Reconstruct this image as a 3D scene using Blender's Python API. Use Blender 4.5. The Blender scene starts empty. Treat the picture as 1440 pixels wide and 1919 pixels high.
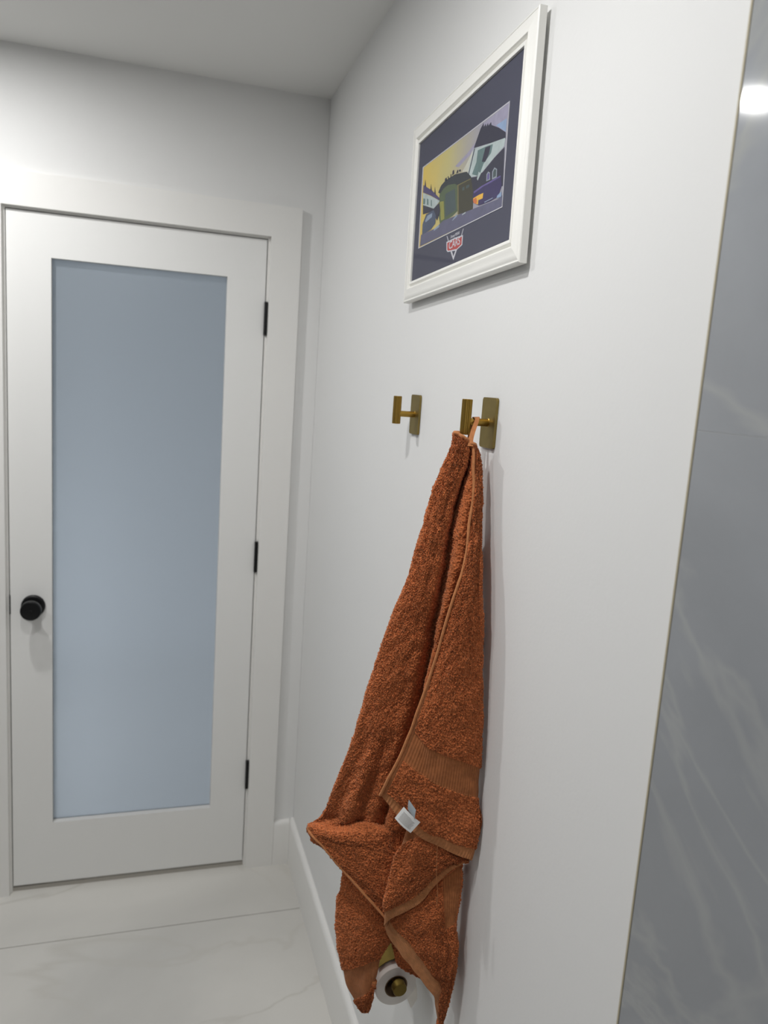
import bpy, bmesh, math, random
import numpy as np
from mathutils import Vector, Matrix

random.seed(7)
rng = np.random.default_rng(11)
scene = bpy.context.scene
COL = scene.collection

# ------------------------------------------------------------------ camera
cam_data = bpy.data.cameras.new('camera')
cam = bpy.data.objects.new('camera', cam_data)
COL.objects.link(cam)
cam_data.sensor_fit = 'VERTICAL'
cam_data.sensor_height = 24.0
cam_data.lens = 1434.08 / 1919.0 * 24.0
cam_data.clip_start = 0.02
R_ = Vector((0.955994, -0.285629, 0.067019)); U_ = Vector((-0.017415, 0.172784, 0.984806)); F_ = Vector((0.292869, 0.942636, -0.160206))
CAM = Vector((-0.493647, -2.401284, 1.646207))
cam.matrix_world = Matrix(((R_.x, U_.x, -F_.x, CAM.x), (R_.y, U_.y, -F_.y, CAM.y),
                           (R_.z, U_.z, -F_.z, CAM.z), (0, 0, 0, 1)))
cam_data.dof.use_dof = True
cam_data.dof.focus_distance = 1.16
cam_data.dof.aperture_fstop = 3.4
scene.camera = cam

# ------------------------------------------------------------------ world, lamps, exposure
H = 2.4794
world = bpy.data.worlds.new('world'); scene.world = world
world.use_nodes = True
world.node_tree.nodes['Background'].inputs[0].default_value = (0.6, 0.68, 0.8, 1)
world.node_tree.nodes['Background'].inputs[1].default_value = 0.05


def area(name, loc, size, power, color, rot=(0, 0, 0), shape='DISK', spread=180):
    l = bpy.data.lights.new(name, 'AREA'); l.shape = shape; l.size = size; l.energy = power; l.color = color
    l.spread = math.radians(spread)
    o = bpy.data.objects.new(name, l); COL.objects.link(o); o.location = loc; o.rotation_euler = rot
    return o


LAMPS = [(-1.05, -0.57, 10.0), (-0.64, -1.55, 8.8), (-0.62, -2.55, 3.0), (-1.6, -1.45, 7.0)]
for lx, ly, lp in LAMPS:                      # ceiling downlights; the last one is unseen, added for more even fill
    area('downlight', (lx, ly, H - 0.012), 0.075, lp, (1.0, 0.995, 0.985))
# daylight of the room behind the frosted door
area('hall_daylight', (-1.85, 1.0, 0.55), 1.0, 36.0, (0.95, 0.965, 1.0), (0, math.radians(-90), 0), 'SQUARE')

vs = scene.view_settings
scene.display_settings.display_device = 'sRGB'
vs.view_transform = 'Standard'; vs.look = 'None'; vs.gamma = 1.0; vs.use_curve_mapping = False
vs.exposure = -0.08
scene.cycles.use_denoising = True
scene.cycles.max_bounces = 10
scene.cycles.diffuse_bounces = 6
scene.cycles.caustics_refractive = False
scene.cycles.caustics_reflective = False


# ------------------------------------------------------------------ materials
def srgb(r, g, b):
    f = lambda c: (c / 12.92) if c <= 0.04045 else ((c + 0.055) / 1.055) ** 2.4
    return (f(r / 255), f(g / 255), f(b / 255), 1)


def mat(name, col, rough=0.5, metal=0.0, spec=0.5, bump=None, noise=None, sheen=0.0, coat=0.0):
    m = bpy.data.materials.new(name); m.use_nodes = True
    nt = m.node_tree; b = nt.nodes['Principled BSDF']
    b.inputs['Base Color'].default_value = col
    b.inputs['Roughness'].default_value = rough
    b.inputs['Metallic'].default_value = metal
    b.inputs['Specular IOR Level'].default_value = spec
    b.inputs['Sheen Weight'].default_value = sheen
    b.inputs['Coat Weight'].default_value = coat
    tc = nt.nodes.new('ShaderNodeTexCoord')
    if noise:                                   # (scale, amount)
        n = nt.nodes.new('ShaderNodeTexNoise'); n.inputs['Scale'].default_value = noise[0]; n.inputs['Detail'].default_value = 4
        nt.links.new(tc.outputs['Object'], n.inputs['Vector'])
        mr = nt.nodes.new('ShaderNodeMapRange'); mr.inputs[1].default_value = 0.3; mr.inputs[2].default_value = 0.7
        mr.inputs[3].default_value = 1 - noise[1]; mr.inputs[4].default_value = 1 + noise[1]
        nt.links.new(n.outputs['Fac'], mr.inputs[0])
        hv = nt.nodes.new('ShaderNodeHueSaturation'); hv.inputs['Color'].default_value = col
        nt.links.new(mr.outputs[0], hv.inputs['Value']); nt.links.new(hv.outputs[0], b.inputs['Base Color'])
    if bump:                                    # (scale, strength, distance)
        n = nt.nodes.new('ShaderNodeTexNoise'); n.inputs['Scale'].default_value = bump[0]; n.inputs['Detail'].default_value = 3
        nt.links.new(tc.outputs['Object'], n.inputs['Vector'])
        bp = nt.nodes.new('ShaderNodeBump'); bp.inputs['Strength'].default_value = bump[1]; bp.inputs['Distance'].default_value = bump[2]
        nt.links.new(n.outputs['Fac'], bp.inputs['Height']); nt.links.new(bp.outputs[0], b.inputs['Normal'])
    return m


M = {}
M['wall'] = mat('white_wall_paint', srgb(228, 228, 227), 0.62, bump=(140, 0.08, 0.002))
M['ceiling'] = mat('ceiling_paint', srgb(226, 226, 224), 0.8, bump=(120, 0.05, 0.002))
M['trim'] = mat('white_trim_paint', srgb(232, 231, 228), 0.4, bump=(60, 0.04, 0.002))
M['door'] = mat('white_door_paint', srgb(231, 231, 229), 0.42, bump=(70, 0.05, 0.002))
M['black'] = mat('black_metal', srgb(14, 14, 16), 0.38, 0.3)
M['brass'] = mat('brushed_brass', srgb(168, 136, 66), 0.36, 1.0, noise=(60, 0.08))
M['brass_plate'] = mat('satin_brass_plate', srgb(146, 128, 78), 0.5, 1.0, noise=(45, 0.1))
M['white_frame'] = mat('white_frame_lacquer', srgb(240, 239, 234), 0.42)
M['mat_board'] = mat('navy_mat_board', srgb(66, 67, 84), 0.8, noise=(300, 0.03))
M['brass_dull'] = mat('dull_brass', srgb(122, 104, 54), 0.55, 1.0, noise=(45, 0.08))
M['paper'] = mat('tissue_paper', srgb(232, 228, 222), 0.9, bump=(400, 0.2, 0.001))
M['core'] = mat('cardboard_core', srgb(120, 96, 70), 0.9)
M['grout'] = mat('pale_grout', srgb(172, 168, 160), 0.9)
M['wgrout'] = mat('grey_grout', srgb(190, 191, 190), 0.9)
M['edge_trim'] = mat('edge_strip', srgb(176, 166, 140), 0.5, 0.0)
M['backing'] = mat('backing_board', srgb(120, 100, 76), 0.9)
M['label'] = mat('white_satin_label', srgb(244, 244, 242), 0.6)
M['label_grey'] = mat('grey_satin_label', srgb(176, 184, 190), 0.5)
M['ink'] = mat('label_ink', srgb(120, 108, 104), 0.8)
M['hall'] = mat('hall_paint', srgb(205, 208, 210), 0.8)
M['hall_floor'] = mat('hall_floor_board', srgb(190, 190, 188), 0.6)


def terry_mat(name, col, rib=False):
    m = bpy.data.materials.new(name); m.use_nodes = True
    nt = m.node_tree; b = nt.nodes['Principled BSDF']
    b.inputs['Roughness'].default_value = 0.95
    b.inputs['Specular IOR Level'].default_value = 0.12
    b.inputs['Sheen Weight'].default_value = 0.35
    b.inputs['Sheen Roughness'].default_value = 0.5
    b.inputs['Sheen Tint'].default_value = (1.0, 0.6, 0.4, 1)
    tc = nt.nodes.new('ShaderNodeTexCoord')
    n = nt.nodes.new('ShaderNodeTexNoise'); n.inputs['Scale'].default_value = 420 if not rib else 160; n.inputs['Detail'].default_value = 2
    nt.links.new(tc.outputs['Object'], n.inputs['Vector'])
    cr = nt.nodes.new('ShaderNodeValToRGB')
    e = cr.color_ramp.elements
    k = 0.38 if not rib else 0.12
    e[0].position = 0.3; e[0].color = tuple(c * (1 - k) for c in col[:3]) + (1,)
    e[1].position = 0.7; e[1].color = tuple(min(1, c * (1 + k)) for c in col[:3]) + (1,)
    nt.links.new(n.outputs['Fac'], cr.inputs['Fac']); nt.links.new(cr.outputs[0], b.inputs['Base Color'])
    bp = nt.nodes.new('ShaderNodeBump')
    if rib:                                     # woven ribs across the flat band
        w = nt.nodes.new('ShaderNodeTexWave'); w.wave_type = 'BANDS'; w.bands_direction = 'X'
        w.inputs['Scale'].default_value = 130.0; w.inputs['Distortion'].default_value = 0.6
        nt.links.new(tc.outputs['UV'], w.inputs['Vector'])
        nt.links.new(w.outputs['Fac'], bp.inputs['Height'])
        bp.inputs['Strength'].default_value = 0.7; bp.inputs['Distance'].default_value = 0.0012
    else:
        v = nt.nodes.new('ShaderNodeTexNoise'); v.inputs['Scale'].default_value = 900; v.inputs['Detail'].default_value = 1
        nt.links.new(tc.outputs['Object'], v.inputs['Vector']); nt.links.new(v.outputs['Fac'], bp.inputs['Height'])
        bp.inputs['Strength'].default_value = 0.6; bp.inputs['Distance'].default_value = 0.001
    nt.links.new(bp.outputs[0], b.inputs['Normal'])
    return m


M['terry'] = terry_mat('rust_terry', srgb(192, 110, 66))
M['hem'] = terry_mat('rust_hem_weave', srgb(190, 126, 82), True)
M['band'] = terry_mat('rust_dobby_weave', srgb(168, 104, 64), True)


def marble(name, base, vein, seed, scale, veinw=0.03, rough=0.12):
    m = bpy.data.materials.new(name); m.use_nodes = True
    nt = m.node_tree; b = nt.nodes['Principled BSDF']; b.inputs['Roughness'].default_value = rough
    tc = nt.nodes.new('ShaderNodeTexCoord')
    mp = nt.nodes.new('ShaderNodeMapping'); mp.inputs['Location'].default_value = (seed, seed * 1.7, seed * 0.6)
    mp.inputs['Rotation'].default_value = (0.6, 0.2, 0.1); mp.inputs['Scale'].default_value = (1, 1, 1.6)
    nt.links.new(tc.outputs['Object'], mp.inputs['Vector'])
    cl = nt.nodes.new('ShaderNodeTexNoise'); cl.inputs['Scale'].default_value = scale; cl.inputs['Detail'].default_value = 6; cl.inputs['Distortion'].default_value = 0.8
    nt.links.new(mp.outputs[0], cl.inputs['Vector'])
    r1 = nt.nodes.new('ShaderNodeValToRGB')
    r1.color_ramp.elements[0].position = 0.34; r1.color_ramp.elements[0].color = tuple(c * 0.88 for c in base[:3]) + (1,)
    r1.color_ramp.elements[1].position = 0.68; r1.color_ramp.elements[1].color = tuple(c * 1.12 for c in base[:3]) + (1,)
    nt.links.new(cl.outputs['Fac'], r1.inputs['Fac'])
    vn = nt.nodes.new('ShaderNodeTexNoise'); vn.inputs['Scale'].default_value = scale * 0.8; vn.inputs['Detail'].default_value = 5; vn.inputs['Distortion'].default_value = 1.2
    mp2 = nt.nodes.new('ShaderNodeMapping'); mp2.inputs['Location'].default_value = (seed * 3.1, 4.0, seed); mp2.inputs['Scale'].default_value = (1, 1.0, 1.8)
    mp2.inputs['Rotation'].default_value = (-0.5, 0, 0)
    nt.links.new(tc.outputs['Object'], mp2.inputs['Vector']); nt.links.new(mp2.outputs[0], vn.inputs['Vector'])
    r2 = nt.nodes.new('ShaderNodeValToRGB')
    el = r2.color_ramp.elements
    el[0].position = 0.5 - veinw; el[0].color = (0, 0, 0, 1)
    el[1].position = 0.5 + veinw; el[1].color = (0, 0, 0, 1)
    c = el.new(0.5); c.color = (1, 1, 1, 1)
    nt.links.new(vn.outputs['Fac'], r2.inputs['Fac'])
    mm = nt.nodes.new('ShaderNodeMath'); mm.operation = 'MULTIPLY'
    nt.links.new(r2.outputs[0], mm.inputs[0]); nt.links.new(cl.outputs['Fac'], mm.inputs[1])
    mx = nt.nodes.new('ShaderNodeMix'); mx.data_type = 'RGBA'
    nt.links.new(mm.outputs[0], mx.inputs[0]); nt.links.new(r1.outputs[0], mx.inputs[6]); mx.inputs[7].default_value = vein
    nt.links.new(mx.outputs[2], b.inputs['Base Color'])
    return m


M['wall_tile'] = marble('grey_marble_tile', srgb(151, 154, 158), srgb(172, 173, 170), 5.3, 2.0, 0.022, 0.06)
M['floor_tile'] = marble('cream_floor_tile', srgb(204, 202, 197), srgb(196, 193, 186), 8.1, 1.1, 0.012, 0.25)


def glass_frosted():
    m = bpy.data.materials.new('frosted_glass'); m.use_nodes = True
    nt = m.node_tree; nt.nodes.remove(nt.nodes['Principled BSDF'])
    out = nt.nodes['Material Output']
    tr = nt.nodes.new('ShaderNodeBsdfTranslucent'); tr.inputs['Color'].default_value = (0.88, 0.92, 0.96, 1)
    rf = nt.nodes.new('ShaderNodeBsdfRefraction'); rf.inputs['Color'].default_value = (0.88, 0.93, 0.97, 1); rf.inputs['Roughness'].default_value = 0.6; rf.inputs['IOR'].default_value = 1.12
    df = nt.nodes.new('ShaderNodeBsdfDiffuse'); df.inputs['Color'].default_value = (0.5, 0.55, 0.6, 1)
    gl = nt.nodes.new('ShaderNodeBsdfGlossy'); gl.inputs['Roughness'].default_value = 0.3; gl.inputs['Color'].default_value = (0.9, 0.95, 1, 1)
    a = nt.nodes.new('ShaderNodeMixShader'); a.inputs[0].default_value = 0.5
    nt.links.new(rf.outputs[0], a.inputs[1]); nt.links.new(tr.outputs[0], a.inputs[2])
    b = nt.nodes.new('ShaderNodeMixShader'); b.inputs[0].default_value = 0.2
    nt.links.new(a.outputs[0], b.inputs[1]); nt.links.new(df.outputs[0], b.inputs[2])
    c = nt.nodes.new('ShaderNodeMixShader')
    fr = nt.nodes.new('ShaderNodeFresnel'); fr.inputs['IOR'].default_value = 1.45
    nt.links.new(fr.outputs[0], c.inputs[0])
    nt.links.new(b.outputs[0], c.inputs[1]); nt.links.new(gl.outputs[0], c.inputs[2])
    nt.links.new(c.outputs[0], out.inputs['Surface'])
    return m


def glass_clear():
    m = bpy.data.materials.new('picture_glass'); m.use_nodes = True
    nt = m.node_tree; nt.nodes.remove(nt.nodes['Principled BSDF'])
    out = nt.nodes['Material Output']
    t = nt.nodes.new('ShaderNodeBsdfTransparent'); g = nt.nodes.new('ShaderNodeBsdfGlossy'); g.inputs['Roughness'].default_value = 0.02
    lw = nt.nodes.new('ShaderNodeLayerWeight'); lw.inputs['Blend'].default_value = 0.25
    k = nt.nodes.new('ShaderNodeMath'); k.operation = 'MULTIPLY'; k.inputs[1].default_value = 0.35
    ge = nt.nodes.new('ShaderNodeNewGeometry'); s = nt.nodes.new('ShaderNodeMath'); s.operation = 'SUBTRACT'; s.inputs[0].default_value = 1.0
    k2 = nt.nodes.new('ShaderNodeMath'); k2.operation = 'MULTIPLY'
    nt.links.new(lw.outputs['Fresnel'], k.inputs[0]); nt.links.new(ge.outputs['Backfacing'], s.inputs[1])
    nt.links.new(k.outputs[0], k2.inputs[0]); nt.links.new(s.outputs[0], k2.inputs[1])
    mx = nt.nodes.new('ShaderNodeMixShader')
    nt.links.new(k2.outputs[0], mx.inputs[0]); nt.links.new(t.outputs[0], mx.inputs[1]); nt.links.new(g.outputs[0], mx.inputs[2])
    nt.links.new(mx.outputs[0], out.inputs['Surface'])
    return m


M['lamp_lens'] = mat('lamp_lens', (0.9, 0.9, 0.9, 1), 0.6)
_b = M['lamp_lens'].node_tree.nodes['Principled BSDF']
_b.inputs['Emission Color'].default_value = (1, 0.99, 0.97, 1); _b.inputs['Emission Strength'].default_value = 12.0
M['frosted'] = glass_frosted()
M['glass'] = glass_clear()


# ------------------------------------------------------------------ object helpers
def tag(o, label=None, cat=None, kind=None, group=None):
    if label: o['label'] = label
    if cat: o['category'] = cat
    if kind: o['kind'] = kind
    if group: o['group'] = group
    return o


def link(name, me, m=None, parent=None):
    o = bpy.data.objects.new(name, me); COL.objects.link(o)
    if m is not None and me is not None: me.materials.append(m)
    if parent is not None: o.parent = parent
    return o


def empty(name, loc=(0, 0, 0)):
    o = bpy.data.objects.new(name, None); COL.objects.link(o); o.location = loc; o.empty_display_size = 0.05
    return o


def obj(name, bm, m, parent=None, smooth=False, bevel=0.0, seg=2):
    if bevel > 0:
        es = [e for e in bm.edges if len(e.link_faces) == 2 and e.calc_face_angle(0) > 0.5]
        bmesh.ops.bevel(bm, geom=es, offset=bevel, segments=seg, affect='EDGES', profile=0.5, clamp_overlap=True)
    bmesh.ops.recalc_face_normals(bm, faces=bm.faces)
    me = bpy.data.meshes.new(name); bm.to_mesh(me); bm.free()
    if smooth:
        me.polygons.foreach_set('use_smooth', [True] * len(me.polygons))
        me.set_sharp_from_angle(angle=math.radians(40))
    return link(name, me, m, parent)


def add_box(bm, lo, hi):
    vs_ = [bm.verts.new((x, y, z)) for x in (lo[0], hi[0]) for y in (lo[1], hi[1]) for z in (lo[2], hi[2])]
    for f in ((0, 1, 3, 2), (4, 6, 7, 5), (0, 4, 5, 1), (2, 3, 7, 6), (0, 2, 6, 4), (1, 5, 7, 3)):
        bm.faces.new([vs_[i] for i in f])
    return bm


def box(name, lo, hi, m, parent=None, bevel=0.0, seg=2):
    return obj(name, add_box(bmesh.new(), lo, hi), m, parent, bevel=bevel, seg=seg)


def frame_axes(d):
    d = Vector(d).normalized()
    a = Vector((0, 0, 1)) if abs(d.z) < 0.9 else Vector((1, 0, 0))
    u = d.cross(a).normalized(); return u, d.cross(u).normalized(), d


def lathe(bm, p0, d, prof, n=32, flute=None, holed=False):
    """prof: list of (along, radius) turned about the axis d through p0"""
    u, v, d = frame_axes(d); p0 = Vector(p0); rings = []
    for (s, r) in prof:
        ring = []
        for i in range(n):
            t = 2 * math.pi * i / n
            rr = r * (1 + (flute[1] * abs(math.sin(t * flute[0] / 2)) if flute else 0))
            ring.append(bm.verts.new(p0 + d * s + (u * math.cos(t) + v * math.sin(t)) * rr))
        rings.append(ring)
    for a, b in zip(rings[:-1], rings[1:]):
        for i in range(n): bm.faces.new((a[i], a[(i + 1) % n], b[(i + 1) % n], b[i]))
    if holed:
        a, b = rings[-1], rings[0]
        for i in range(n): bm.faces.new((a[i], a[(i + 1) % n], b[(i + 1) % n], b[i]))
    else:
        bm.faces.new(rings[0][::-1]); bm.faces.new(rings[-1])
    return bm


def tube_mesh(pts, r, n=6, flat=None):
    bm = bmesh.new(); pts = [Vector(p) for p in pts]; rings = []
    for i, p in enumerate(pts):
        d = pts[min(i + 1, len(pts) - 1)] - pts[max(i - 1, 0)]
        u, v, d = frame_axes(d)
        rr = r[i] if hasattr(r, '__len__') else r
        rings.append([bm.verts.new(p + (u * math.cos(2 * math.pi * k / n) + v * math.sin(2 * math.pi * k / n)) * rr) for k in range(n)])
    for a, b in zip(rings[:-1], rings[1:]):
        for k in range(n): bm.faces.new((a[k], a[(k + 1) % n], b[(k + 1) % n], b[k]))
    bm.faces.new(rings[0][::-1]); bm.faces.new(rings[-1])
    return bm


# ------------------------------------------------------------------ room shell
XD1, XD0 = -0.1706, -0.8832           # door leaf right / left edge
ZD0, ZD1 = 0.022, 2.0582
YB, XL = -3.7, -2.3                   # back wall, left wall
tag(box('wall_right', (0, YB, 0), (0.1, 0.12, H + 0.1), M['wall']), kind='structure')
bm = bmesh.new()
OX0, OX1, OZ = XD0 - 0.022, XD1 + 0.022, ZD1 + 0.024
add_box(bm, (XL, 0, 0), (OX0, 0.12, H + 0.1)); add_box(bm, (OX1, 0, 0), (-0.0005, 0.12, H + 0.1)); add_box(bm, (OX0, 0, OZ), (OX1, 0.12, H + 0.1))
tag(obj('wall_far', bm, M['wall']), kind='structure')
tag(box('wall_left', (XL - 0.1, YB, 0), (XL, 0.12, H + 0.1), M['wall_tile']), kind='structure')
tag(box('wall_back', (XL - 0.1, YB - 0.1, 0), (0.1, YB, H + 0.1), M['wall_tile']), kind='structure')
ceil = tag(box('ceiling', (XL, YB, H), (0, 0, H + 0.1), M['ceiling']), kind='structure')
for lx, ly, lp in LAMPS:  # the last ring and lens belong to the added fill lamp
    d = obj('downlight_ring', lathe(bmesh.new(), (lx, ly, H), (0, 0, -1), [(0, .047), (0, .066), (.004, .066), (.007, .06), (.007, .05)], 40, holed=True), M['trim'], ceil, True)
    lens = obj('lens', lathe(bmesh.new(), (lx, ly, H - 0.0005), (0, 0, -1), [(0, .0465), (.002, .0465)], 32), M['lamp_lens'], d)

floor = tag(box('floor', (XL, YB, -0.08), (0, 0.12, -0.0032), M['grout']), kind='structure')
for i, (x0, x1) in enumerate(((-2.3, -1.203), (-1.2, -0.0005))):
    for j, (y0, y1) in enumerate(((-3.7, -3.257), (-3.254, -2.657), (-2.654, -2.057), (-2.054, -1.457), (-1.454, -0.852), (-0.849, -0.2525), (-0.2495, 0.10))):
        box('tile', (x0, y0, -0.01), (x1, y1, 0), M['floor_tile'], floor, bevel=0.0008, seg=1)

# marble tiled stretch of the right wall, from the metal edge strip towards the camera
wt = tag(box('wall_tiled', (-0.0102, YB, 0.0), (-0.0005, -1.8032, H), M['wgrout']), kind='structure')
zs = [0.0, 0.46, 1.0455, 1.6265, 2.207, H]
for y0, y1 in ((-3.0, -1.8035), (YB, -3.0015)):
    for a, b in zip(zs[:-1], zs[1:]):
        box('tile', (-0.0105, y0, a + 0.0003), (-0.004, y1, b - 0.0003), M['wall_tile'], wt, bevel=0.0002, seg=1)
tag(box('trim_2', (-0.0112, -1.8030, 0), (-0.0005, -1.8008, H), M['edge_trim'], bevel=0.0005, seg=1), kind='structure')

# casing + jamb
tr = tag(empty('trim_1', (-0.53, 0, 0)), kind='structure')


def wbox(name, lo, hi, m, root, bevel=0.0, seg=2):
    l = root.matrix_world.translation if False else Vector(root.location)
    return box(name, Vector(lo) - l, Vector(hi) - l, m, root, bevel, seg)


XC0, XC1, ZC = XD0 - 0.0095, XD1 + 0.0095, ZD1 + 0.0085
wbox('casing', (XC1, -0.018, 0), (-0.0705, -0.0002, ZC), M['trim'], tr, 0.0015)
wbox('casing', (XC0 - 0.1, -0.018, 0), (XC0, -0.0002, ZC), M['trim'], tr, 0.0015)
wbox('casing', (XC0 - 0.1, -0.018, ZC), (-0.0705, -0.0002, 2.157), M['trim'], tr, 0.0015)
wbox('jamb', (XD1 + 0.003, 0, 0), (OX1, 0.12, OZ), M['trim'], tr)
wbox('jamb', (OX0, 0, 0), (XD0 - 0.003, 0.12, OZ), M['trim'], tr)
wbox('jamb', (XD0 - 0.003, 0, ZD1 + 0.0035), (XD1 + 0.003, 0.12, OZ), M['trim'], tr)
wbox('door_stop', (XD1 - 0.012, 0.038, 0), (XD1 + 0.003, 0.05, ZD1), M['trim'], tr)
wbox('door_stop', (XD0 - 0.003, 0.038, 0), (XD0 + 0.012, 0.05, ZD1), M['trim'], tr)
wbox('door_stop', (XD0, 0.038, ZD1 - 0.012), (XD1, 0.05, ZD1 + 0.003), M['trim'], tr)


def base_profile(name, along, a0, a1, fixed, sgn, hb=0.162, tb=0.015):
    """baseboard with a softly rounded top: runs along x or y, stands off the wall"""
    prof = [(0, 0), (tb, 0), (tb, hb - 0.016), (tb - 0.0015, hb - 0.008), (tb - 0.005, hb - 0.0025), (tb - 0.009, hb), (0, hb)]
    bm = bmesh.new(); ends = []
    for a in (a0, a1):
        ends.append([bm.verts.new((fixed - d, a, z) if along == 'y' else (a, fixed - d, z)) for d, z in prof])
    n = len(prof)
    for i in range(n): bm.faces.new((ends[0][i], ends[0][(i + 1) % n], ends[1][(i + 1) % n], ends[1][i]))
    bm.faces.new(ends[0][::-1]); bm.faces.new(ends[1])
    return tag(obj(name, bm, M['trim'], None, True), kind='structure')


base_profile('baseboard_right', 'y', -1.7998, -0.0005, -0.0003, 1)
base_profile('baseboard_far', 'x', -0.0700, -0.0155, -0.0003, 1, 0.160, 0.0165)
base_profile('baseboard_left', 'x', XL + 0.001, XC0 - 0.1005, -0.0003, 1)

# ------------------------------------------------------------------ door leaf
door = tag(empty('door_1', (XD1, 0, ZD0)), kind='structure')
GX0, GX1 = XD0 + 0.1143, XD1 - 0.1138
GZ0, GZ1 = 0.0262 + 0.2009, ZD1 - 0.1179
wbox('stile', (XD0, 0, ZD0), (GX0, 0.035, ZD1), M['door'], door, 0.0012, 1)
wbox('stile', (GX1, 0, ZD0), (XD1, 0.035, ZD1), M['door'], door, 0.0012, 1)
wbox('rail', (GX0, 0, GZ1), (GX1, 0.035, ZD1), M['door'], door)
wbox('rail', (GX0, 0, ZD0), (GX1, 0.035, GZ0), M['door'], door)
wbox('glass_pane', (GX0 - 0.004, 0.020, GZ0 - 0.004), (GX1 + 0.004, 0.026, GZ1 + 0.004), M['frosted'], door)
for z in (1.828, 1.0855, 0.338):
    lo = Vector(door.location)
    bm = lathe(bmesh.new(), Vector((XD1 + 0.0035, -0.0058, z - 0.05)) - lo, (0, 0, 1),
               [(0, .003), (.0015, .0055), (.033, .0055), (.0334, .005), (.0338, .0055), (.066, .0055), (.0664, .005), (.0668, .0055), (.0985, .0055), (.1, .003)], 14)
    add_box(bm, Vector((XD1 - 0.001, -0.0016, z - 0.05)) - lo, Vector((XD1 + 0.009, 0.001, z + 0.05)) - lo)
    obj('hinge', bm, M['black'], door, True)
lo = Vector(door.location)
kc = Vector((-0.8205, -0.0002, 0.9355)) - lo
knob = obj('door_knob', lathe(bmesh.new(), kc, (0, -1, 0),
           [(.009, .013), (.024, .0125), (.03, .017), (.036, .0255), (.042, .0285), (.054, .029), (.058, .0285), (.0605, .0265), (.061, .024)], 40), M['black'], door, True)
obj('rosette', lathe(bmesh.new(), kc, (0, -1, 0), [(0, .0335), (.006, .0335), (.0085, .0315), (.0095, .028), (.0095, .012)], 40), M['black'], knob, True)
knob_lock = obj('lock_button', lathe(bmesh.new(), kc + Vector((0, -0.0605, 0)), (0, -1, 0), [(0, .004), (.003, .004), (.0035, .0032)], 16), M['black'], knob, True)
wbox('latch_plate', (XD0 - 0.0026, -0.0016, 0.911), (XD0 + 0.0008, 0.018, 0.969), M['black'], door)

tag(box('trim_3', (XD0 - 0.003, 0.006, -0.001), (XD1 + 0.003, 0.11, 0.012), M['grout'], bevel=0.002), kind='structure')

# hall behind the door
tag(box('floor_hall', (-1.9, 0.121, -0.08), (0.8, 2.1, -0.001), M['hall_floor']), kind='structure')
tag(box('ceiling_hall', (-1.9, 0.121, H), (0.8, 2.1, H + 0.1), M['hall']), kind='structure')
tag(box('wall_hall_far', (-1.9, 2.1, -0.08), (0.8, 2.2, H + 0.1), M['hall']), kind='structure')
tag(box('wall_hall_left', (-2.0, 0.121, -0.08), (-1.9, 2.2, H + 0.1), M['hall']), kind='structure')
tag(box('wall_hall_right', (0.8, 0.121, -0.08), (0.9, 2.2, H + 0.1), M['hall']), kind='structure')


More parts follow.
